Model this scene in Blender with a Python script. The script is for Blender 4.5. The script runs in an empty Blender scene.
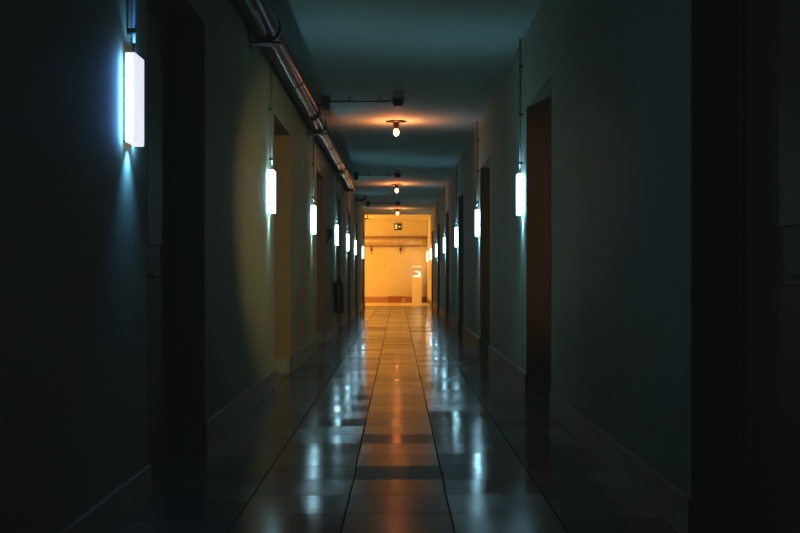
import bpy, bmesh, math, random
from mathutils import Vector, Matrix
random.seed(7)
S = bpy.context.scene
C = S.collection
PI = math.pi
W = 1.16          # corridor half width
H = 3.255         # ceiling height
DT = 2.57         # door opening height
RD = 0.20         # depth of the door recesses
K = 1.8           # depth of the measured marks, in metres per unit
YB, YE, YF = -4.0, 24.5*K, 27.7*K   # back, end of left wall, far wall
XA = -6.5         # far side passage extends to the left

# ------------------------------------------------------------------ materials
def new_mat(name):
    m = bpy.data.materials.new(name); m.use_nodes = True
    nt = m.node_tree; b = nt.nodes['Principled BSDF']
    return m, nt, b

def mottled(name, c1, c2, rough=.8, scale=3.0, bump=.15, bscale=60, metallic=0.0, spec=.5, rvar=0.0):
    m, nt, b = new_mat(name)
    tc = nt.nodes.new('ShaderNodeTexCoord')
    n1 = nt.nodes.new('ShaderNodeTexNoise'); n1.inputs['Scale'].default_value = scale; n1.inputs['Detail'].default_value = 6
    r = nt.nodes.new('ShaderNodeValToRGB')
    r.color_ramp.elements[0].position = .3; r.color_ramp.elements[0].color = (*c1, 1)
    r.color_ramp.elements[1].position = .7; r.color_ramp.elements[1].color = (*c2, 1)
    nt.links.new(tc.outputs['Object'], n1.inputs['Vector'])
    nt.links.new(n1.outputs['Fac'], r.inputs['Fac'])
    nt.links.new(r.outputs['Color'], b.inputs['Base Color'])
    n2 = nt.nodes.new('ShaderNodeTexNoise'); n2.inputs['Scale'].default_value = bscale; n2.inputs['Detail'].default_value = 3
    nt.links.new(tc.outputs['Object'], n2.inputs['Vector'])
    bp = nt.nodes.new('ShaderNodeBump'); bp.inputs['Strength'].default_value = bump; bp.inputs['Distance'].default_value = .01
    nt.links.new(n2.outputs['Fac'], bp.inputs['Height'])
    nt.links.new(bp.outputs['Normal'], b.inputs['Normal'])
    b.inputs['Roughness'].default_value = rough
    if rvar:
        mr = nt.nodes.new('ShaderNodeMapRange')
        mr.inputs['To Min'].default_value = rough - rvar; mr.inputs['To Max'].default_value = rough + rvar
        nt.links.new(n1.outputs['Fac'], mr.inputs['Value']); nt.links.new(mr.outputs['Result'], b.inputs['Roughness'])
    b.inputs['Metallic'].default_value = metallic
    b.inputs['Specular IOR Level'].default_value = spec
    return m

def emis(name, col, strength, grad=None):
    m, nt, b = new_mat(name)
    b.inputs['Base Color'].default_value = (.8, .8, .8, 1)
    b.inputs['Roughness'].default_value = .4
    b.inputs['Emission Color'].default_value = (*col, 1)
    b.inputs['Emission Strength'].default_value = strength
    if grad:   # slight unevenness of the lit plastic
        tc = nt.nodes.new('ShaderNodeTexCoord')
        n = nt.nodes.new('ShaderNodeTexNoise'); n.inputs['Scale'].default_value = 5
        mr = nt.nodes.new('ShaderNodeMapRange')
        mr.inputs['To Min'].default_value = strength*(1-grad); mr.inputs['To Max'].default_value = strength*(1+grad)
        nt.links.new(tc.outputs['Object'], n.inputs['Vector'])
        nt.links.new(n.outputs['Fac'], mr.inputs['Value'])
        nt.links.new(mr.outputs['Result'], b.inputs['Emission Strength'])
    return m

COOL = (.46, .82, .95)
WARM = (1.0, .30, .06)
M = {}
M['wall_l'] = mottled('plaster_left', (.31, .29, .15), (.37, .34, .18), .75, 1.5, .2, 90)
M['wall_r'] = mottled('plaster_right', (.27, .38, .34), (.33, .45, .40), .75, 1.5, .25, 90)
M['ceil']   = mottled('plaster_ceiling', (.34, .48, .46), (.38, .53, .51), .85, 2.0, .2, 70)
M['jamb']   = mottled('jamb_ochre_paint', (.15, .095, .038), (.18, .115, .045), .6, 2.5, .1, 60)
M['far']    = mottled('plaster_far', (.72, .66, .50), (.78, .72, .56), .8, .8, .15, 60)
M['base']   = mottled('baseboard_stone', (.13, .14, .105), (.19, .195, .14), .45, 14, .1, 80)
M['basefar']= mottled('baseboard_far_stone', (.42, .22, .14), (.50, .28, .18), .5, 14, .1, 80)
M['farfloor'] = mottled('passage_floor_lightened', (.62, .50, .34), (.70, .58, .40), .42, 2.5, .08, 50)  # lighter floor colour stands in for the brighter light there
M['door']   = mottled('door_brown_wood', (.11, .055, .025), (.16, .08, .035), .5, 5, .1, 40)
M['pipe']   = mottled('pipe_foil', (.02, .02, .019), (.06, .058, .052), .20, 3, .12, 7, metallic=.7, rvar=.05)
M['pipe'].node_tree.nodes['Principled BSDF'].inputs['Specular Tint'].default_value = (.35, .35, .35, 1)
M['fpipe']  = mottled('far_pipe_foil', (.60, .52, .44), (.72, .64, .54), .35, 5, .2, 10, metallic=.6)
M['dark']   = mottled('dark_iron', (.018, .018, .018), (.03, .03, .028), .5, 20, .1, 80, metallic=.3)
M['conduit']= mottled('conduit_grey', (.09, .095, .09), (.13, .135, .13), .5, 20, .05, 80)
M['plastic']= mottled('grey_plastic', (.20, .21, .20), (.25, .26, .25), .5, 12, .05, 60)
M['white']  = mottled('white_lacquer', (.86, .84, .80), (.92, .90, .86), .45, 3, .04, 60)
M['black']  = mottled('extinguisher_black', (.012, .008, .010), (.022, .014, .016), .5, 10, .05, 60)
M['card']   = mottled('red_cardboard', (.34, .13, .08), (.42, .17, .10), .8, 8, .15, 60)
M['card2']  = mottled('pale_cardboard', (.55, .33, .20), (.60, .38, .24), .8, 8, .15, 60)
M['socket'] = mottled('lamp_socket', (.16, .07, .04), (.22, .10, .06), .45, 15, .05, 60)
M['green']  = mottled('sign_green', (.005, .06, .035), (.008, .08, .045), .5, 6, .0, 30)
M['signw']  = emis('sign_pale', (.9, .85, .5), .35)
M['signg']  = emis('sign_pale_green', (.5, .8, .25), .30)
M['bottle'] = mottled('brown_glass', (.30, .12, .05), (.36, .15, .07), .2, 6, .0, 30)
M['sconce'] = emis('sconce_glow', COOL, 7.0, .12)
M['bulb']   = emis('bulb_glow', (1.0, .22, .045), 60)
M['bulb_far']= M['bulb']
M['sconce_near'] = emis('sconce_glow_near', (.76, .77, .88), 1.05, .06)
M['white_glow_added'] = emis('white_glow_added', (1.0, .93, .78), .75)  # white with a glow put into the material, no lamp inside
M['sconce_far'] = emis('sconce_glow_far', (1.0, .80, .50), 2.6, .05)
M['led']    = emis('red_indicator', (1.0, .15, .05), 2.0)
gm, nt, b = new_mat('clear_glass')
b.inputs['Transmission Weight'].default_value = 1; b.inputs['Roughness'].default_value = .02; b.inputs['IOR'].default_value = 1.06
b.inputs['Base Color'].default_value = (1, .98, .95, 1)
M['glass'] = gm

def floor_mat():
    m, nt, b = new_mat('terrazzo_tiles')
    N = nt.nodes.new; L = nt.links.new
    def mth(op, a, bb=None, c=None):
        n = N('ShaderNodeMath'); n.operation = op
        for i, v in enumerate((a, bb, c)):
            if v is None: continue
            if isinstance(v, (int, float)): n.inputs[i].default_value = v
            else: L(v, n.inputs[i])
        return n.outputs[0]
    tc = N('ShaderNodeTexCoord'); sx = N('ShaderNodeSeparateXYZ'); L(tc.outputs['Object'], sx.inputs[0])
    # slightly wavering joints
    wn = N('ShaderNodeTexNoise'); wn.inputs['Scale'].default_value = 1.3; L(tc.outputs['Object'], wn.inputs['Vector'])
    wob = mth('MULTIPLY', mth('SUBTRACT', wn.outputs['Fac'], .5), .014)
    u = mth('ADD', mth('DIVIDE', mth('ADD', sx.outputs['X'], wob), .464), .5)
    ci = mth('FLOOR', u); fu = mth('FRACT', u)
    w1 = N('ShaderNodeTexWhiteNoise'); w1.noise_dimensions = '1D'; L(mth('ADD', ci, 3.3), w1.inputs['W'])
    v = mth('ADD', mth('DIVIDE', sx.outputs['Y'], .464), w1.outputs['Value'])
    ri = mth('FLOOR', v); fv = mth('FRACT', v)
    cb = N('ShaderNodeCombineXYZ'); L(ci, cb.inputs[0]); L(ri, cb.inputs[1])
    wt = N('ShaderNodeTexWhiteNoise'); wt.noise_dimensions = '3D'; L(cb.outputs[0], wt.inputs['Vector'])
    wt2 = N('ShaderNodeSeparateXYZ'); L(wt.outputs['Color'], wt2.inputs[0])
    eu = mth('MULTIPLY', mth('MINIMUM', fu, mth('SUBTRACT', 1.0, fu)), .464)
    ev = mth('MULTIPLY', mth('MINIMUM', fv, mth('SUBTRACT', 1.0, fv)), .464)
    gu = mth('LESS_THAN', eu, .0038); gv = mth('LESS_THAN', ev, .0030)
    g = mth('MAXIMUM', gu, gv)
    speck = N('ShaderNodeTexNoise'); speck.inputs['Scale'].default_value = 45; speck.inputs['Detail'].default_value = 4
    L(tc.outputs['Object'], speck.inputs['Vector'])
    cr = N('ShaderNodeValToRGB'); cr.color_ramp.elements[0].position = .35; cr.color_ramp.elements[1].position = .65
    cr.color_ramp.elements[0].color = (.045, .055, .05, 1); cr.color_ramp.elements[1].color = (.08, .088, .078, 1)
    L(speck.outputs['Fac'], cr.inputs['Fac'])
    tone = mth('ADD', mth('MULTIPLY', wt2.outputs[0], .55), .65)
    mx = N('ShaderNodeMix'); mx.data_type = 'RGBA'; mx.blend_type = 'MULTIPLY'; mx.inputs['Factor'].default_value = 1
    L(cr.outputs['Color'], mx.inputs['A'])
    tcmb = N('ShaderNodeCombineColor')
    for i in range(3): L(tone, tcmb.inputs[i])
    L(tcmb.outputs[0], mx.inputs['B'])
    mg = N('ShaderNodeMix'); mg.data_type = 'RGBA'; L(g, mg.inputs['Factor']); L(mx.outputs['Result'], mg.inputs['A'])
    mg.inputs['B'].default_value = (.012, .012, .010, 1)
    L(mg.outputs['Result'], b.inputs['Base Color'])
    # gloss differs from tile to tile and is worn in bands
    wear = N('ShaderNodeTexNoise'); wear.inputs['Scale'].default_value = 2.2; wear.inputs['Detail'].default_value = 5
    L(tc.outputs['Object'], wear.inputs['Vector'])
    rg = mth('ADD', mth('ADD', mth('MULTIPLY', wt2.outputs[1], .10), mth('MULTIPLY', wear.outputs['Fac'], .11)), .045)
    rg = mth('ADD', rg, mth('MULTIPLY', g, .5))
    L(rg, b.inputs['Roughness'])
    sp = mth('ADD', mth('MULTIPLY', wt2.outputs[2], .26), .05)
    sp = mth('MULTIPLY', sp, mth('SUBTRACT', 1.0, g)); L(sp, b.inputs['Specular IOR Level'])
    # each tile tips by a hair
    geo = N('ShaderNodeNewGeometry')
    vm = N('ShaderNodeVectorMath'); vm.operation = 'SUBTRACT'; L(wt.outputs['Color'], vm.inputs[0]); vm.inputs[1].default_value = (.5, .5, .5)
    vs = N('ShaderNodeVectorMath'); vs.operation = 'MULTIPLY'; L(vm.outputs[0], vs.inputs[0]); vs.inputs[1].default_value = (.008, .030, 0)
    va = N('ShaderNodeVectorMath'); va.operation = 'ADD'; L(vs.outputs[0], va.inputs[0])
    bn = N('ShaderNodeTexNoise'); bn.inputs['Scale'].default_value = 9; bn.inputs['Detail'].default_value = 4; L(tc.outputs['Object'], bn.inputs['Vector'])
    bp = N('ShaderNodeBump'); bp.inputs['Strength'].default_value = .07; bp.inputs['Distance'].default_value = .01
    L(bn.outputs['Fac'], bp.inputs['Height']); L(bp.outputs['Normal'], va.inputs[1])
    vn = N('ShaderNodeVectorMath'); vn.operation = 'NORMALIZE'; L(va.outputs[0], vn.inputs[0])
    L(vn.outputs[0], b.inputs['Normal']); b.inputs['IOR'].default_value = 1.33
    return m
M['floor'] = floor_mat()

# ------------------------------------------------------------------ mesh helpers
def box(bm, x0, x1, y0, y1, z0, z1, mi=0, bevel=0.0, seg=2):
    r = bmesh.ops.create_cube(bm, size=1.0)
    vs = r['verts']
    for v in vs:
        v.co = Vector(((x0+x1)/2 + v.co.x*(x1-x0), (y0+y1)/2 + v.co.y*(y1-y0), (z0+z1)/2 + v.co.z*(z1-z0)))
    fs = {f for v in vs for f in v.link_faces}
    for f in fs: f.material_index = mi
    if bevel:
        es = {e for v in vs for e in v.link_edges}
        rb = bmesh.ops.bevel(bm, geom=list(es), offset=bevel, segments=seg, profile=.5, affect='EDGES')
        for f in rb['faces']: f.material_index = mi
    return vs

def tube(bm, pts, r, n=16, cap=True):
    """round tube through a list of points, radius may be a list"""
    pts = [Vector(p) for p in pts]
    rs = r if isinstance(r, (list, tuple)) else [r]*len(pts)
    rings = []
    up = None
    for i, p in enumerate(pts):
        t = ((pts[i+1]-p) if i == 0 else (p-pts[i-1]) if i == len(pts)-1 else ((pts[i+1]-p).normalized()+(p-pts[i-1]).normalized())).normalized()
        if up is None:
            up = Vector((0, 0, 1)) if abs(t.z) < .9 else Vector((1, 0, 0))
        a = t.cross(up).normalized(); bb = a.cross(t).normalized(); up = bb
        rings.append([bm.verts.new(p + rs[i]*(math.cos(2*PI*k/n)*a + math.sin(2*PI*k/n)*bb)) for k in range(n)])
    for i in range(len(rings)-1):
        for k in range(n):
            f = bm.faces.new((rings[i][k], rings[i][(k+1) % n], rings[i+1][(k+1) % n], rings[i+1][k])); f.smooth = True
    if cap:
        bm.faces.new(list(reversed(rings[0]))); bm.faces.new(rings[-1])

def lathe(bm, prof, c=(0, 0, 0), n=24, axis='z'):
    """prof: list of (radius, height)"""
    rings = []
    for r, h in prof:
        ring = []
        for k in range(n):
            a = 2*PI*k/n
            if axis == 'z': co = (c[0]+r*math.cos(a), c[1]+r*math.sin(a), c[2]+h)
            elif axis == 'x': co = (c[0]+h, c[1]+r*math.cos(a), c[2]+r*math.sin(a))
            else: co = (c[0]+r*math.cos(a), c[1]+h, c[2]+r*math.sin(a))
            ring.append(bm.verts.new(co))
        rings.append(ring)
    for i in range(len(rings)-1):
        for k in range(n):
            f = bm.faces.new((rings[i][k], rings[i][(k+1) % n], rings[i+1][(k+1) % n], rings[i+1][k])); f.smooth = True
    bm.faces.new(list(reversed(rings[0]))); bm.faces.new(rings[-1])

def obj(name, bm, mats, parent=None, smooth=False):
    bmesh.ops.recalc_face_normals(bm, faces=bm.faces[:])
    me = bpy.data.meshes.new(name); bm.to_mesh(me); bm.free()
    if not isinstance(mats, (list, tuple)): mats = [mats]
    for m in mats: me.materials.append(m)
    o = bpy.data.objects.new(name, me); C.objects.link(o)
    if parent: o.parent = parent
    return o
def BM(): return bmesh.new()

def struct(name, bm, mats):
    o = obj(name, bm, mats); o['kind'] = 'structure'; return o
def thing(name, label, cat, loc=(0, 0, 0), rotz=0, group=None):
    o = bpy.data.objects.new(name, None); C.objects.link(o)
    o.empty_display_size = .1
    o.location = loc; o.rotation_euler = (0, 0, rotz); o['label'] = label; o['category'] = cat
    if group: o['group'] = group
    return o
def tag(o, label, cat, group=None):
    o['label'] = label; o['category'] = cat
    if group: o['group'] = group
    return o
def dup(root, loc, rotz, label, group=None):
    r = root.copy(); C.objects.link(r); r.location = loc; r.rotation_euler = (0, 0, rotz)
    r['label'] = label
    if group: r['group'] = group
    for ch in list(root.children):
        c = ch.copy(); C.objects.link(c); c.parent = r
        for g in ch.children:
            d = g.copy(); C.objects.link(d); d.parent = c
    return r

# ------------------------------------------------------------------ room shell
b = BM(); box(b, XA, W+.4, YB-.2, YE, -.12, 0); struct('floor', b, M['floor'])
b = BM(); box(b, XA, W+.4, YE, YF+.2, -.12, 0); struct('floor_passage', b, M['farfloor'])
b = BM(); box(b, XA, W+.4, YB-.2, YE, H, H+.12); struct('ceiling', b, M['ceil'])
b = BM(); box(b, XA, W+.4, YE, YF+.2, H, H+.12); struct('ceiling_passage', b, M['far'])

DL = [(-.10, .90), (3.24, 4.20), (6.56, 7.56), (9.98, 10.96), (13.25, 14.2), (16.1, 17.05), (19.0, 19.95), (22.9, 23.85)]
DR = [(1.75, 2.77), (5.29, 6.32), (8.84, 9.87), (12.40, 13.40), (15.95, 16.97), (19.5, 20.5), (22.95, 23.95)]

DL = [(a*K, c*K) for a, c in DL]; DR = [(a*K, c*K) for a, c in DR]
def wall(name, side, doors, y0, y1, mat, farmat=None, yfar=None):
    """solid wall with thickness RD on the room side of the door leaves"""
    b = BM()
    xi, xo = side*W, side*(W+RD)
    def quad(pts, mi):
        f = b.faces.new([b.verts.new(p) for p in pts]); f.material_index = mi
    cuts = [y0]
    for a, c in doors: cuts += [a, c]
    cuts.append(y1)
    for i in range(0, len(cuts), 2):          # piers
        a, c = cuts[i], cuts[i+1]
        quad([(xi, a, 0), (xi, c, 0), (xi, c, H), (xi, a, H)], 0)
        quad([(xo+side*.1, a, 0), (xo+side*.1, c, 0), (xo+side*.1, c, H), (xo+side*.1, a, H)], 0)
        for y in (a, c):
            quad([(xi, y, 0), (xo+side*.1, y, 0), (xo+side*.1, y, DT), (xi, y, DT)], 1 if 0 < i or y == c else 0)
    for a, c in doors:
        quad([(xi, a, DT), (xi, c, DT), (xi, c, H), (xi, a, H)], 0)
        quad([(xo+side*.1, a, DT), (xo+side*.1, c, DT), (xo+side*.1, c, H), (xo+side*.1, a, H)], 0)
        quad([(xi, a, DT), (xi, c, DT), (xo+side*.1, c, DT), (xo+side*.1, a, DT)], 1)
    for y in (y0, y1):                          # closing faces above door head
        quad([(xi, y, DT), (xo+side*.1, y, DT), (xo+side*.1, y, H), (xi, y, H)], 0)
    bmesh.ops.remove_doubles(b, verts=b.verts[:], dist=1e-5)
    return struct(name, b, [mat, M['jamb']])
wall('wall_left', -1, DL, YB, YE, M['wall_l'])
wall('wall_right', 1, DR, YB, YE, M['wall_r'])
b = BM(); box(b, W, W+RD+.1, YE, YF, 0, H); struct('wall_passage_right', b, M['far'])
b = BM(); box(b, -W-.3, W+.3, YB-.15, YB, 0, H); struct('wall_back', b, M['wall_r'])
b = BM(); box(b, XA, W+.3, YF, YF+.15, 0, H); struct('wall_far', b, M['far'])
b = BM(); box(b, XA, -W-.3, YE-.12, YE, 0, H); struct('wall_passage', b, M['far'])
b = BM(); box(b, XA-.12, XA, YE-.12, YF+.15, 0, H); struct('wall_passage_end', b, M['far'])
b = BM(); box(b, -W, W, YE-.25, YE, H-.055, H); struct('trim_1', b, M['far'])    # shallow beam

BH, BT = .175, .016
def baseboard(name, side, doors, y0, y1):
    b = BM()
    cuts = [y0]
    for a, c in doors: cuts += [a, c]
    cuts.append(y1)
    x0 = side*W
    for i in range(0, len(cuts), 2):
        a, c = cuts[i], cuts[i+1]
        ea = BT if i > 0 else 0
        ec = BT if i < len(cuts)-2 or side < 0 else 0
        xs = sorted((side*(W-BT), side*(W+RD)))
        # strip along the wall face, wrapping into the recess at both ends
        xa, xb = sorted((side*(W-BT), side*(W+.004)))
        box(b, xa, xb, a-ea, c+ec, 0, BH, 0, .003, 1)
        xa, xb = sorted((side*(W-BT+.004), side*(W+RD)))
        if ea: box(b, xa, xb, a-ea, a+.003, 0, BH-.001)
        if ec: box(b, xa, xb, c-.003, c+ec, 0, BH-.001)
    return struct(name, b, M['base'])
baseboard('baseboard_left', -1, DL, YB, YE)
baseboard('baseboard_right', 1, DR, YB, YF)
b = BM(); box(b, XA, W-BT, YF-.018, YF, 0, .235, 0, .003, 1); struct('baseboard_far', b, M['basefar'])

# door leaves
n = 0
for side, doors in ((-1, DL), (1, DR)):
    for a, c in doors:
        n += 1
        b = BM()
        X = side*(W+RD)
        xa, xb = sorted((X, X+side*.05))
        box(b, xa, xb, a+.06, c-.06, .012, DT-.06, 0, .004, 1)
        # two leaves with two raised panels each
        xa, xb = sorted((X-side*.010, X+side*.01))
        mid = (a+c)/2
        for ya, yb in ((a+.17, mid-.10), (mid+.10, c-.17)):
            for z0, z1 in ((.30, 1.02), (1.22, DT-.28)):
                box(b, xa, xb, ya, yb, z0, z1, 0, .006, 1)
        box(b, *sorted((X-side*.012, X+side*.005)), mid-.02, mid+.02, .02, DT-.07, 0, .003, 1)
        d = struct('door_%d' % n, b, M['door'])
        b = BM()                                 # frame
        xa, xb = sorted((X-side*.02, X+side*.06))
        box(b, xa, xb, a+.001, a+.058, .001, DT-.001, 0, .003, 1)
        box(b, xa, xb, c-.058, c-.001, .001, DT-.001, 0, .003, 1)
        box(b, xa, xb, a+.058, c-.058, DT-.058, DT-.001, 0, .003, 1)
        obj('door_frame', b, M['door'], d)
        b = BM()
        yh = (a+c)/2+.07
        tube(b, [(X, yh, 1.05), (X-side*.045, yh, 1.05), (X-side*.05, yh+.01, 1.05), (X-side*.05, yh+.12, 1.05)], .009, 10)
        xa, xb = sorted((X, X-side*.006))
        box(b, xa, xb, yh-.018, yh+.022, .93, 1.12, 0, .002, 1)
        obj('door_handle', b, M['plastic'], d)

# ------------------------------------------------------------------ wall lights
def make_sconce(name, label, mat, col, e):
    """local: wall at x=0, sticks out to +x; z=0 at the middle"""
    t = thing(name, label, 'wall light', group='rectangular wall lights glowing white along the corridor')
    b = BM(); box(b, 0, .010, -.088, .088, -.183, .183, 0, .004, 2); obj('back_plate', b, M['plastic'], t)
    b = BM()
    vs = box(b, .010, .054, -.095, .095, -.19, .19, 0, .005, 2)
    for f in b.faces: f.smooth = False
    obj('diffuser', b, mat, t)
    b = BM(); lathe(b, [(.011, 0), (.014, .004), (.014, .018), (.008, .022), (.008, .056)], (.026, 0, .188), 14); obj('cable_gland', b, M['plastic'], t)
    for z, d, k in ((-.205, -1, 1.0), (.205, 1, .5)):      # added spots below and above, brightening wall and ceiling
        l = bpy.data.lights.new('added_spill_spot', 'SPOT'); l.energy = e*k; l.color = col; l.spot_size = math.radians(104 if d < 0 else 125); l.spot_blend = 1; l.shadow_soft_size = .02
        o = bpy.data.objects.new('added_spill_spot', l); C.objects.link(o); o.parent = t; o.location = (.05, 0, z)
        o.rotation_euler = (0, math.radians(22 if d < 0 else 184), 0)
    for sy in (-1, 1):                                        # added strips facing the wall, brightening the plaster beside the diffuser
        l = bpy.data.lights.new('added_wall_strip', 'AREA'); l.shape = 'RECTANGLE'; l.size = .03; l.size_y = .36; l.energy = e*.22; l.color = col
        o = bpy.data.objects.new('added_wall_strip', l); C.objects.link(o); o.parent = t; o.location = (.040, sy*.112, -.01)
        o.rotation_euler = (Vector((-1, 0, 0))).to_track_quat('-Z', 'Y').to_euler()
    return t
SL = [K*v for v in (3.0, 6.28, 9.4, 12.97, 15.8, 18.6, 22.6)]
SR = [K*v for v in (6.50, 10.0, 13.6, 17.1, 20.7, 24.1, 27.1)]
ordn = ['first', 'second', 'third', 'fourth', 'fifth', 'sixth', 'seventh']
SZ = 1.805
lab_l = ['large glowing white rectangular wall light at the upper left, nearest the viewer',
         'second glowing wall light on the left wall, at the edge of a brown door recess',
         'third glowing wall light on the left wall, below the orange lit conduit',
         'fourth glowing wall light on the left wall, above the black extinguisher',
         'fifth glowing wall light on the left wall, just beyond the black extinguisher',
         'sixth glowing wall light on the left wall, small and second to last on that side',
         'last glowing wall light on the left wall, right beside the orange lit end']
lab_r = ['nearest glowing wall light on the right wall, beside a brown door recess',
         'second glowing wall light on the right wall, under an orange tinted conduit',
         'third glowing wall light from the viewer on the right wall',
         'fourth glowing wall light from the viewer on the right wall',
         'fifth glowing wall light from the viewer on the right wall',
         'sixth glowing wall light on the right wall, last before the orange lit end',
         'faint farthest wall light on the right wall inside the orange lit end']
sc0 = make_sconce('wall_light', lab_l[0], M['sconce_near'], (.09, .36, 1.0), 8.0); sc0.location = (-W, SL[0], SZ-.002)
sc1 = make_sconce('wall_light', lab_l[1], M['sconce'], (.30, .70, 1.0), 10.0); sc1.location = (-W, SL[1], SZ)
for y, l in zip(SL[2:], lab_l[2:]): dup(sc1, (-W, y, SZ), 0, l)
sc2 = make_sconce('wall_light', lab_r[6], M['sconce_far'], (1.0, .72, .30), 7.0); sc2.location = (W, SR[6], SZ); sc2.rotation_euler = (0, 0, PI)
for y, l in zip(SR[:6], lab_r[:6]): dup(sc1, (W, y, SZ), PI, l)

# vertical conduits above them
def make_conduit(name, label):
    t = thing(name, label, 'conduit', group='thin vertical conduits feeding the wall lights')
    b = BM(); tube(b, [(.026, 0, 0), (.026, 0, .55), (.026, 0, H-SZ-.2455)], .0085, 12); obj('tube', b, M['conduit'], t)
    for z in (.05, .50, .95):
        b = BM(); box(b, .0, .038, -.014, .014, z-.012, z+.012, 0, .003, 1); obj('clip', b, M['dark'], t)
    return t
zc = SZ+.2435
cl = lambda side, i: 'thin dark vertical conduit above the %s wall light on the %s wall' % (ordn[i], side)
c0 = make_conduit('wall_conduit', cl('left', 0)); c0.location = (-W, SL[0], zc)
for i, y in enumerate(SL[1:]): dup(c0, (-W, y, zc), 0, cl('left', i+1))
for i, y in enumerate(SR): dup(c0, (W, y, zc), PI, cl('right', i))

# ------------------------------------------------------------------ ceiling lamps
def make_lamp(label):
    t = thing('ceiling_lamp', label, 'ceiling lamp', group='bare bulbs on the corridor ceiling')
    b = BM(); lathe(b, [(.05, 0), (.148, -.004), (.148, -.010), (.06, -.022), (.045, -.03)], (0, 0, 0), 32); obj('ceiling_plate', b, M['dark'], t)
    b = BM(); lathe(b, [(.045, -.03), (.042, -.05), (.036, -.10), (.038, -.115), (.030, -.118)], (0, 0, 0), 24); obj('socket', b, M['socket'], t)
    b = BM(); lathe(b, [(.018, -.112), (.028, -.122), (.035, -.14), (.039, -.16), (.036, -.18), (.026, -.197), (.012, -.206), (.002, -.208)], (0, 0, 0), 24); obj('bulb', b, M['bulb'], t)
    l = bpy.data.lights.new('added_up_spot', 'SPOT'); l.energy = 31; l.color = (1, .25, .06); l.spot_size = math.radians(172); l.spot_blend = .3; l.shadow_soft_size = .04  # added spot under the bulb, brightens the ceiling around the plate
    o = bpy.data.objects.new('added_up_spot', l); C.objects.link(o); o.parent = t; o.location = (0, 0, -.26); o.rotation_euler = (PI, 0, 0)
    return t
l0 = make_lamp('nearest and largest bare orange bulb hanging under a dark round ceiling plate'); l0.location = (-.025, 9.96*K, H)
dup(l0, (-.03, 16.75*K, H), 0, 'middle bare orange bulb on the ceiling, between the nearest and the farthest')
dup(l0, (-.02, 22.9*K, H), 0, 'farthest bare orange bulb on the ceiling, just above the lit end opening')

# smoke detectors with their cross conduits
def make_detector(label):
    t = thing('smoke_detector', label, 'smoke detector', group='smoke detectors ahead of the ceiling lamps')
    b = BM(); lathe(b, [(.076, 0), (.076, -.022), (.070, -.026)], (0, 0, 0), 28); obj('mounting_base', b, M['conduit'], t)
    b = BM(); box(b, -.06, .06, -.50, -.03, -.018, 0, 0, .006, 2); obj('grey_plate', b, M['plastic'], t)
    b = BM(); lathe(b, [(.066, -.026), (.070, -.034), (.070, -.075), (.060, -.090), (.045, -.112), (.034, -.118), (.004, -.118)], (0, 0, 0), 28); obj('housing', b, M['dark'], t)
    b = BM(); lathe(b, [(.007, -.118), (.007, -.122), (.004, -.126), (.001, -.127)], (0, 0, 0), 12); obj('indicator_light', b, M['led'], t)
    return t
DY = [8.62*K, 14.9*K, 20.7*K]
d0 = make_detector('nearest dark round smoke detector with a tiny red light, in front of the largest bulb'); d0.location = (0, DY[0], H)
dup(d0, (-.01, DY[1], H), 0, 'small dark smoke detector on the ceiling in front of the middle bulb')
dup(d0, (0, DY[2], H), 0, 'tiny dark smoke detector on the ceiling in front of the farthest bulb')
def make_cross(label):
    t = thing('ceiling_conduit', label, 'conduit', group='conduits crossing the ceiling to the smoke detectors')
    z = -.055
    b = BM(); tube(b, [(-.84, 0, z), (-.17, 0, z), (-.115, 0, z+.008), (-.071, 0, z+.012)], .010, 12); obj('tube', b, M['dark'], t)
    b = BM(); box(b, -.93, -.84, -.05, .05, -.16, 0, 0, .006, 2); obj('junction_box', b, M['dark'], t)
    b = BM(); lathe(b, [(.014, 0), (.018, .004), (.018, .02), (.012, .024)], (-.84, 0, z), 12, 'x'); obj('gland', b, M['conduit'], t)
    for x in (-.22, -.6):
        b = BM(); box(b, x-.010, x+.010, -.014, .014, z-.013, 0, 0, .002, 1); obj('clip', b, M['conduit'], t)
    return t
x0 = make_cross('dark conduit running across the ceiling from a junction box to the nearest smoke detector'); x0.location = (0, DY[0], H)
dup(x0, (-.01, DY[1], H), 0, 'faint conduit across the ceiling to the middle smoke detector')
dup(x0, (0, DY[2], H), 0, 'small conduit across the ceiling to the farthest smoke detector, near its lit end')

# ------------------------------------------------------------------ big foil wrapped pipe along the left wall
PX, PZ, PR = -1.030, 3.0, .104
YP = 15.35*K
t = PIPE = thing('overhead_pipe', 'long shiny metal pipe running along the top of the left wall', 'pipe', (PX, 0, PZ))
b = BM()
pts = []; rs = []
y = YB
rng = random.Random(3)
while y < 15.3*K:
    pts.append((rng.uniform(-.002, .002), y, rng.uniform(-.002, .002))); rs.append(PR*rng.uniform(.982, 1.0)); y += .23
pts += [(0, YP, 0)]; rs += [PR]
for k in range(1, 7):      # elbow turning into the wall
    a = k/6*PI/2
    pts.append((-.12*(1-math.cos(a)), YP+.12*math.sin(a), 0)); rs.append(PR)
pts.append((-.125, YP+.12, 0)); rs.append(PR)
tube(b, pts, rs, 28)
obj('pipe_body', b, M['pipe'], t)
for yy in (-2, .2, 2.3, 4.6, 6.9, 10.3, 11.6, 13.4, 14.6):
    yy *= K
    b = BM(); lathe(b, [(PR, -.03), (PR+.004, -.026), (PR+.004, .026), (PR, .03)], (0, yy, 0), 28, 'y'); obj('joint_band', b, M['pipe'], t)

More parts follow.
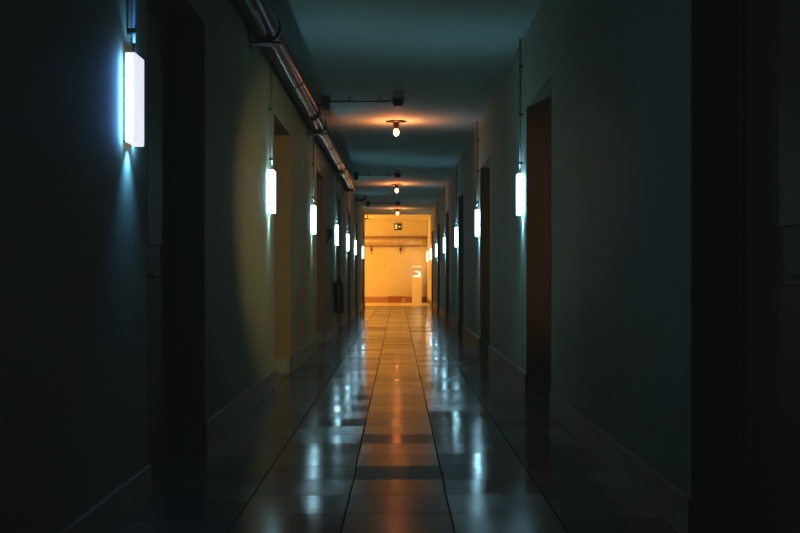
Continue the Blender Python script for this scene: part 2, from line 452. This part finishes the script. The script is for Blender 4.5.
def make_bracket(label):
    """local origin at the wall, at pipe centre height; x is out from the wall"""
    t = thing('pipe_bracket', label, 'bracket', group='dark brackets carrying the overhead pipe')
    px = W+PX+.002
    b = BM()
    box(b, 0, px+.11, -.025, .025, -PR-.022, -PR-.006, 0, .003, 1)
    box(b, 0, .008, -.04, .04, -.19, .02, 0, .003, 1)
    obj('arm', b, M['dark'], t)
    b = BM(); ring = 28; prev = None
    for r in (PR+.0045, PR+.010): pass
    # strap around the pipe
    lathe(b, [(PR+.005, -.022), (PR+.011, -.020), (PR+.011, .020), (PR+.005, .022)], (px, 0, 0), ring, 'y')
    obj('strap', b, M['dark'], t)
    b = BM(); lathe(b, [(.085, -PR-.030), (.09, -PR-.026), (.09, -PR-.023), (.05, -PR-.021)], (px+.01, 0, 0), 24); obj('saddle_plate', b, M['dark'], t)
    return t
bl = ['nearest dark bracket with round saddle plate under the overhead pipe, at the upper left',
      'second dark bracket under the overhead pipe, above the orange lit conduit',
      'third dark bracket under the overhead pipe, farther along the left wall',
      'last dark bracket under the overhead pipe, near its bent end']
br0 = make_bracket(bl[0]); br0.location = (-W-.002, 5.5*K, PZ)
for yy, l in zip((9.0, 12.4, 15.0), bl[1:]): dup(br0, (-W-.002, yy*K, PZ), 0, l)
# valve block on the pipe next to the nearest junction box
vy = 8.25*K
b = BM(); lathe(b, [(PR+.001, vy-.055), (PR+.02, vy-.05), (PR+.02, vy+.05), (PR+.001, vy+.055)], (0, 0, 0), 24, 'y')
VALVE = obj('valve', b, M['dark'], PIPE)
b = BM(); tube(b, [(.09, vy, .05), (.15, vy, .08)], .022, 14); obj('stem', b, M['dark'], VALVE)
b = BM(); lathe(b, [(.012, 0), (.04, .004), (.044, .012), (.04, .02), (.012, .024)], (.145, vy, .082), 18, 'x'); obj('hand_wheel', b, M['dark'], VALVE)

# small bent pipes near the end of the corridor
def bent(label, loc, s=1.0):
    b = BM()
    tube(b, [(0, 0, 0), (.20*s, 0, 0), (.235*s, 0, .006), (.26*s, 0, .03), (.265*s, 0, .06), (.265*s, 0, .12)], .026*s, 14)
    lathe(b, [(.045*s, 0), (.045*s, .01), (.03*s, .012)], (0, 0, 0), 16, 'x')
    lathe(b, [(.034*s, 0), (.034*s, .03)], (.16*s, 0, 0), 16, 'x')
    o = obj('bent_pipe', b, M['dark']); o.location = loc
    return tag(o, label, 'pipe', 'short bent pipes high on the left wall')
bent('short dark bent pipe sticking out high on the left wall beyond the big pipe', (-W, 19.2*K, H-.12))
b = BM()
tube(b, [(0, 0, 0), (.10, 0, 0), (.16, 0, 0)], .018, 12)
tube(b, [(.12, 0, 0), (.12, 0, .10)], .014, 12)
lathe(b, [(.04, 0), (.04, .01), (.02, .012)], (0, 0, 0), 16, 'x')
o = obj('wall_hook', b, M['dark']); o.location = (-W, 23.95*K, H-.235)
tag(o, 'small dark tee shaped hook at the top left corner of the lit opening', 'hook')

# ------------------------------------------------------------------ fire extinguisher and alarm bell on the left wall
t = thing('fire_extinguisher', 'black fire extinguisher hanging on the left wall below the fourth wall light', 'fire extinguisher', (-W+.105, 12.45*K, .39))
b = BM(); lathe(b, [(.070, 0), (.086, .008), (.090, .03), (.090, .47), (.082, .52), (.06, .555), (.03, .575), (.022, .58)], (0, 0, 0), 28); obj('cylinder', b, M['black'], t)
b = BM(); lathe(b, [(.024, .578), (.026, .60), (.022, .635), (.012, .64)], (0, 0, 0), 16); obj('valve', b, M['dark'], t)
b = BM()
tube(b, [(-.01, -.005, .635), (.03, -.02, .66), (.07, -.05, .68)], .008, 8)
tube(b, [(-.01, -.005, .625), (.04, -.03, .63), (.07, -.05, .63)], .007, 8)
obj('squeeze_handle', b, M['dark'], t)
b = BM(); tube(b, [(.0, .02, .61), (.03, .07, .60), (.05, .098, .52), (.04, .108, .36), (.03, .108, .16)], .010, 10); obj('hose', b, M['black'], t)
b = BM(); tube(b, [(.03, .108, .17), (.03, .108, .08)], [.012, .018], 12); obj('nozzle', b, M['black'], t)
b = BM(); box(b, -.105, -.088, -.03, .03, .30, .62, 0, .003, 1); obj('wall_hanger', b, M['dark'], t)

t = thing('alarm_bell', 'dark wall mounted alarm bell on the left wall before the fourth wall light', 'alarm bell', (-W-.002, 11.25*K, 1.70))
b = BM(); box(b, 0, .045, -.06, .06, -.12, .12, 0, .006, 2); obj('bell_housing', b, M['dark'], t)
b = BM(); lathe(b, [(.075, .045), (.08, .052), (.078, .075), (.06, .095), (.03, .105), (.004, .107)], (0, 0, .03), 24, 'x'); obj('gong', b, M['dark'], t)
b = BM(); lathe(b, [(.012, .105), (.012, .113), (.004, .115)], (0, 0, .03), 12, 'x'); obj('centre_nut', b, M['conduit'], t)

# ------------------------------------------------------------------ things in the orange lit end
t = thing('horizontal_pipe', 'thick horizontal pipe running across the far wall under the exit sign', 'pipe', (0, YF-.20, 2.40))
b = BM(); tube(b, [(XA+.1, 0, 0), (-3, 0, 0), (-1, 0, 0), (.2, 0, 0), (W-.002, 0, 0)], .145, 28); obj('pipe_body', b, M['fpipe'], t)
b = BM(); tube(b, [(XA+.1, -.02, .19), (W-.002, -.02, .19)], .030, 14); obj('upper_pipe', b, M['basefar'], t)
b = BM(); tube(b, [(XA+.1, .04, -.172), (W-.002, .04, -.172)], .018, 12); obj('lower_pipe', b, M['basefar'], t)
for xx in (-2.6, -.05, .9):
    b = BM(); lathe(b, [(.145, -.03), (.152, -.026), (.152, .026), (.145, .03)], (xx, 0, 0), 28, 'x'); obj('joint_band', b, M['fpipe'], t)
def hanger(x, label):
    t = thing('pipe_hanger', label, 'hanger', (x, YF-.10, 2.05), group='dark hangers below the far pipe')
    b = BM(); box(b, -.014, .014, -.01, .10, .04, .19, 0, .003, 1); obj('bracket', b, M['dark'], t)
    b = BM(); lathe(b, [(.02, 0), (.042, .02), (.042, .06), (.02, .08)], (0, 0, 0), 14); obj('clamp', b, M['dark'], t)
    b = BM(); tube(b, [(0, 0, 0), (0, 0, -.10), (.01, -.01, -.13)], .012, 8); obj('rod', b, M['dark'], t)
    return t
hanger(-1.06, 'dark hanger below the far pipe, the left one')
hanger(.095, 'dark hanger below the far pipe, the right one under the exit sign')

t = thing('exit_sign', 'small dark green exit sign with pale door and arrow on the far wall', 'exit sign', (.0, YF-.001, 3.0))
b = BM(); box(b, -.145, .145, -.05, 0, -.135, .135, 0, .006, 2); obj('sign_box', b, M['green'], t)
b = BM(); box(b, -.115, -.03, -.054, -.049, -.085, .085); 
obj('door_pictogram', b, M['signw'], t)
b = BM()   # arrow pointing to the door, with a small running figure as one flat cut-out
def flat(pts, y=-.054):
    f0 = [b.verts.new((p[0], y, p[1])) for p in pts]; f1 = [b.verts.new((p[0], y+.004, p[1])) for p in pts]
    b.faces.new(f0); b.faces.new(list(reversed(f1)))
    for i in range(len(pts)):
        j = (i+1) % len(pts); b.faces.new((f0[i], f1[i], f1[j], f0[j]))
flat([(0.005, 0), (.06, .05), (.06, .02), (.125, .02), (.125, -.02), (.06, -.02), (.06, -.05)])
obj('arrow_pictogram', b, M['signg'], t)

# display plinth with glass cover
PXc = .735
t = thing('display_plinth', 'tall pale plinth with a clear glass cover against the far wall', 'plinth', (PXc, 27.42*K, 0))
b = BM(); box(b, -.185, .185, -.185, .185, 0, 1.0, 0, .006, 2); obj('pedestal', b, M['white'], t)
b = BM()
for s in (-1, 1):
    xa, xb = sorted((s*.176, s*.182)); box(b, xa, xb, -.182, .182, 1.001, 1.40)
    ya, yb = sorted((s*.176, s*.182)); box(b, -.175, .175, ya, yb, 1.001, 1.40)
gl = obj('glass_cover', b, M['glass'], t)
b = BM(); box(b, -.185, .185, -.185, .185, 1.401, 1.425, 0, .003, 1); obj('cover_top', b, M['white_glow_added'], t)
# the white curled object shown inside
t = thing('white_sculpture', 'bright white curled sculpture inside the glass cover on the plinth', 'sculpture', (PXc, 27.42*K, 1.002))
b = BM(); lathe(b, [(.15, 0), (.165, .015), (.165, .045), (.14, .07), (.05, .085)], (0, 0, 0), 28)
obj('foot', b, M['white_glow_added'], t)
b = BM(); tube(b, [(.05, 0, .06), (.11, 0, .09), (.125, 0, .14), (.09, 0, .19), (.02, 0, .215), (-.05, 0, .225), (-.08, 0, .22)], [.06, .058, .05, .042, .034, .024, .010], 16)
obj('curl', b, M['white_glow_added'], t)

# cardboard box
t = thing('cardboard_box', 'reddish brown cardboard box on the floor in front of the far wall', 'box', (-.045, 27.40*K, 0))
b = BM()
hw, hd, hh, tk = .34, .2, .26, .008
box(b, -hw, hw, -hd, -hd+tk, 0, hh); box(b, -hw, hw, hd-tk, hd, 0, hh)
box(b, -hw, -hw+tk, -hd+tk, hd-tk, 0, hh); box(b, hw-tk, hw, -hd+tk, hd-tk, 0, hh); box(b, -hw+tk, hw-tk, -hd+tk, hd-tk, 0, tk)
obj('box_body', b, M['card'], t)
b = BM()
vs = box(b, hw-.17, hw-.004, -hd-.006, -hd-.001, .02, hh-.02)
for v in vs:
    if v.co.z > .1 and v.co.x < hw-.1: v.co.x += .07
obj('side_label', b, M['card2'], t)
b = BM(); vs = box(b, -hw, hw, -hd-.005, -hd, 0, .10)
for v in vs: v.co.y -= v.co.z*.5; v.co.z = hh + v.co.z*-.45 + .002
obj('flap', b, M['card'], t)
for i, (x, yy, hgt, lb) in enumerate(((1.0, 27.55*K, .24, 'small brown bottle on the floor right of the plinth, the shorter one'), (1.08, 27.5*K, .30, 'small brown bottle on the floor against the right wall, the taller one'))):
    t = thing('bottle', lb, 'bottle', (x, yy, 0), group='bottles beside the plinth')
    b = BM(); lathe(b, [(.030, 0), (.034, .006), (.034, hgt*.62), (.024, hgt*.74), (.013, hgt*.8), (.013, hgt*.95)], (0, 0, 0), 16); obj('body', b, M['bottle'], t)
    b = BM(); lathe(b, [(.015, hgt*.94), (.015, hgt), (.01, hgt+.003)], (0, 0, 0), 12); obj('cap', b, M['dark'], t)

b = BM(); lathe(b, [(.045, 0), (.045, -.02), (.035, -.035), (.01, -.04)], (0, 0, 0), 20, 'y'); o = obj('white_disc', b, M['white']); o.location = (.73, YF-.001, 1.98)  # small white disc on the far wall
tag(o, 'small round white disc on the far wall above the plinth', 'sensor')
b = BM(); tube(b, [(0, 0, 0), (0, -.04, 0), (0, -.05, .02)], .014, 8); o = obj('nail', b, M['dark']); o.location = (-.53, YF+.003, 1.505)
tag(o, 'small dark nail in the far wall left of the middle', 'nail')

# ------------------------------------------------------------------ light of the side passage (behind the left wall's end)
def plight(name, loc, energy, col, r):
    l = bpy.data.lights.new(name, 'POINT'); l.energy = energy; l.color = col; l.shadow_soft_size = r
    o = bpy.data.objects.new(name, l); C.objects.link(o); o.location = loc; return o
plight('passage_light', (-3.4, 25.9*K, 2.5), 262, (1.0, .47, .065), .25)
plight('passage_light', (-1.75, 26.3*K, 2.75), 70, (1.0, .40, .06), .3)
# added warm spots without fixtures, brightening the left wall and door recesses
def spot(loc, to, energy, col, deg):
    l = bpy.data.lights.new('added_warm_spot', 'SPOT'); l.energy = energy; l.color = col; l.spot_size = math.radians(deg); l.spot_blend = 1; l.shadow_soft_size = .10
    o = bpy.data.objects.new('added_warm_spot', l); C.objects.link(o); o.location = loc
    o.rotation_euler = (Vector(to) - o.location).to_track_quat('-Z', 'Y').to_euler()
spot((1.05, 5.1, 1.9), (-1.16, 12.4, 1.35), 640, (1.0, .76, .30), 30)
spot((-1.0, -3.0, 1.6), (1.28, 6.32*K, 1.5), 500, (1.0, .52, .20), 10)

# world: almost black
w = bpy.data.worlds.new('night'); S.world = w; w.use_nodes = True
w.node_tree.nodes['Background'].inputs['Color'].default_value = (.02, .03, .03, 1)
w.node_tree.nodes['Background'].inputs['Strength'].default_value = .3

# ------------------------------------------------------------------ camera
cam = bpy.data.cameras.new('camera'); co = bpy.data.objects.new('camera', cam); C.objects.link(co)
co.location = (0, 0, 1.05); co.rotation_euler = (PI/2, 0, 0)
cam.sensor_width = 36; cam.lens = 31.5*K; cam.shift_x = 2/800; cam.shift_y = 9.5/800
cam.clip_start = .05; cam.clip_end = 100
S.camera = co
S.view_settings.view_transform = 'Standard'
S.view_settings.look = 'None'
S.view_settings.exposure = 0.0
S.view_settings.use_curve_mapping = True
cm = S.view_settings.curve_mapping; cm.black_level = (-.0030, -.0037, -.0034); cm.update()
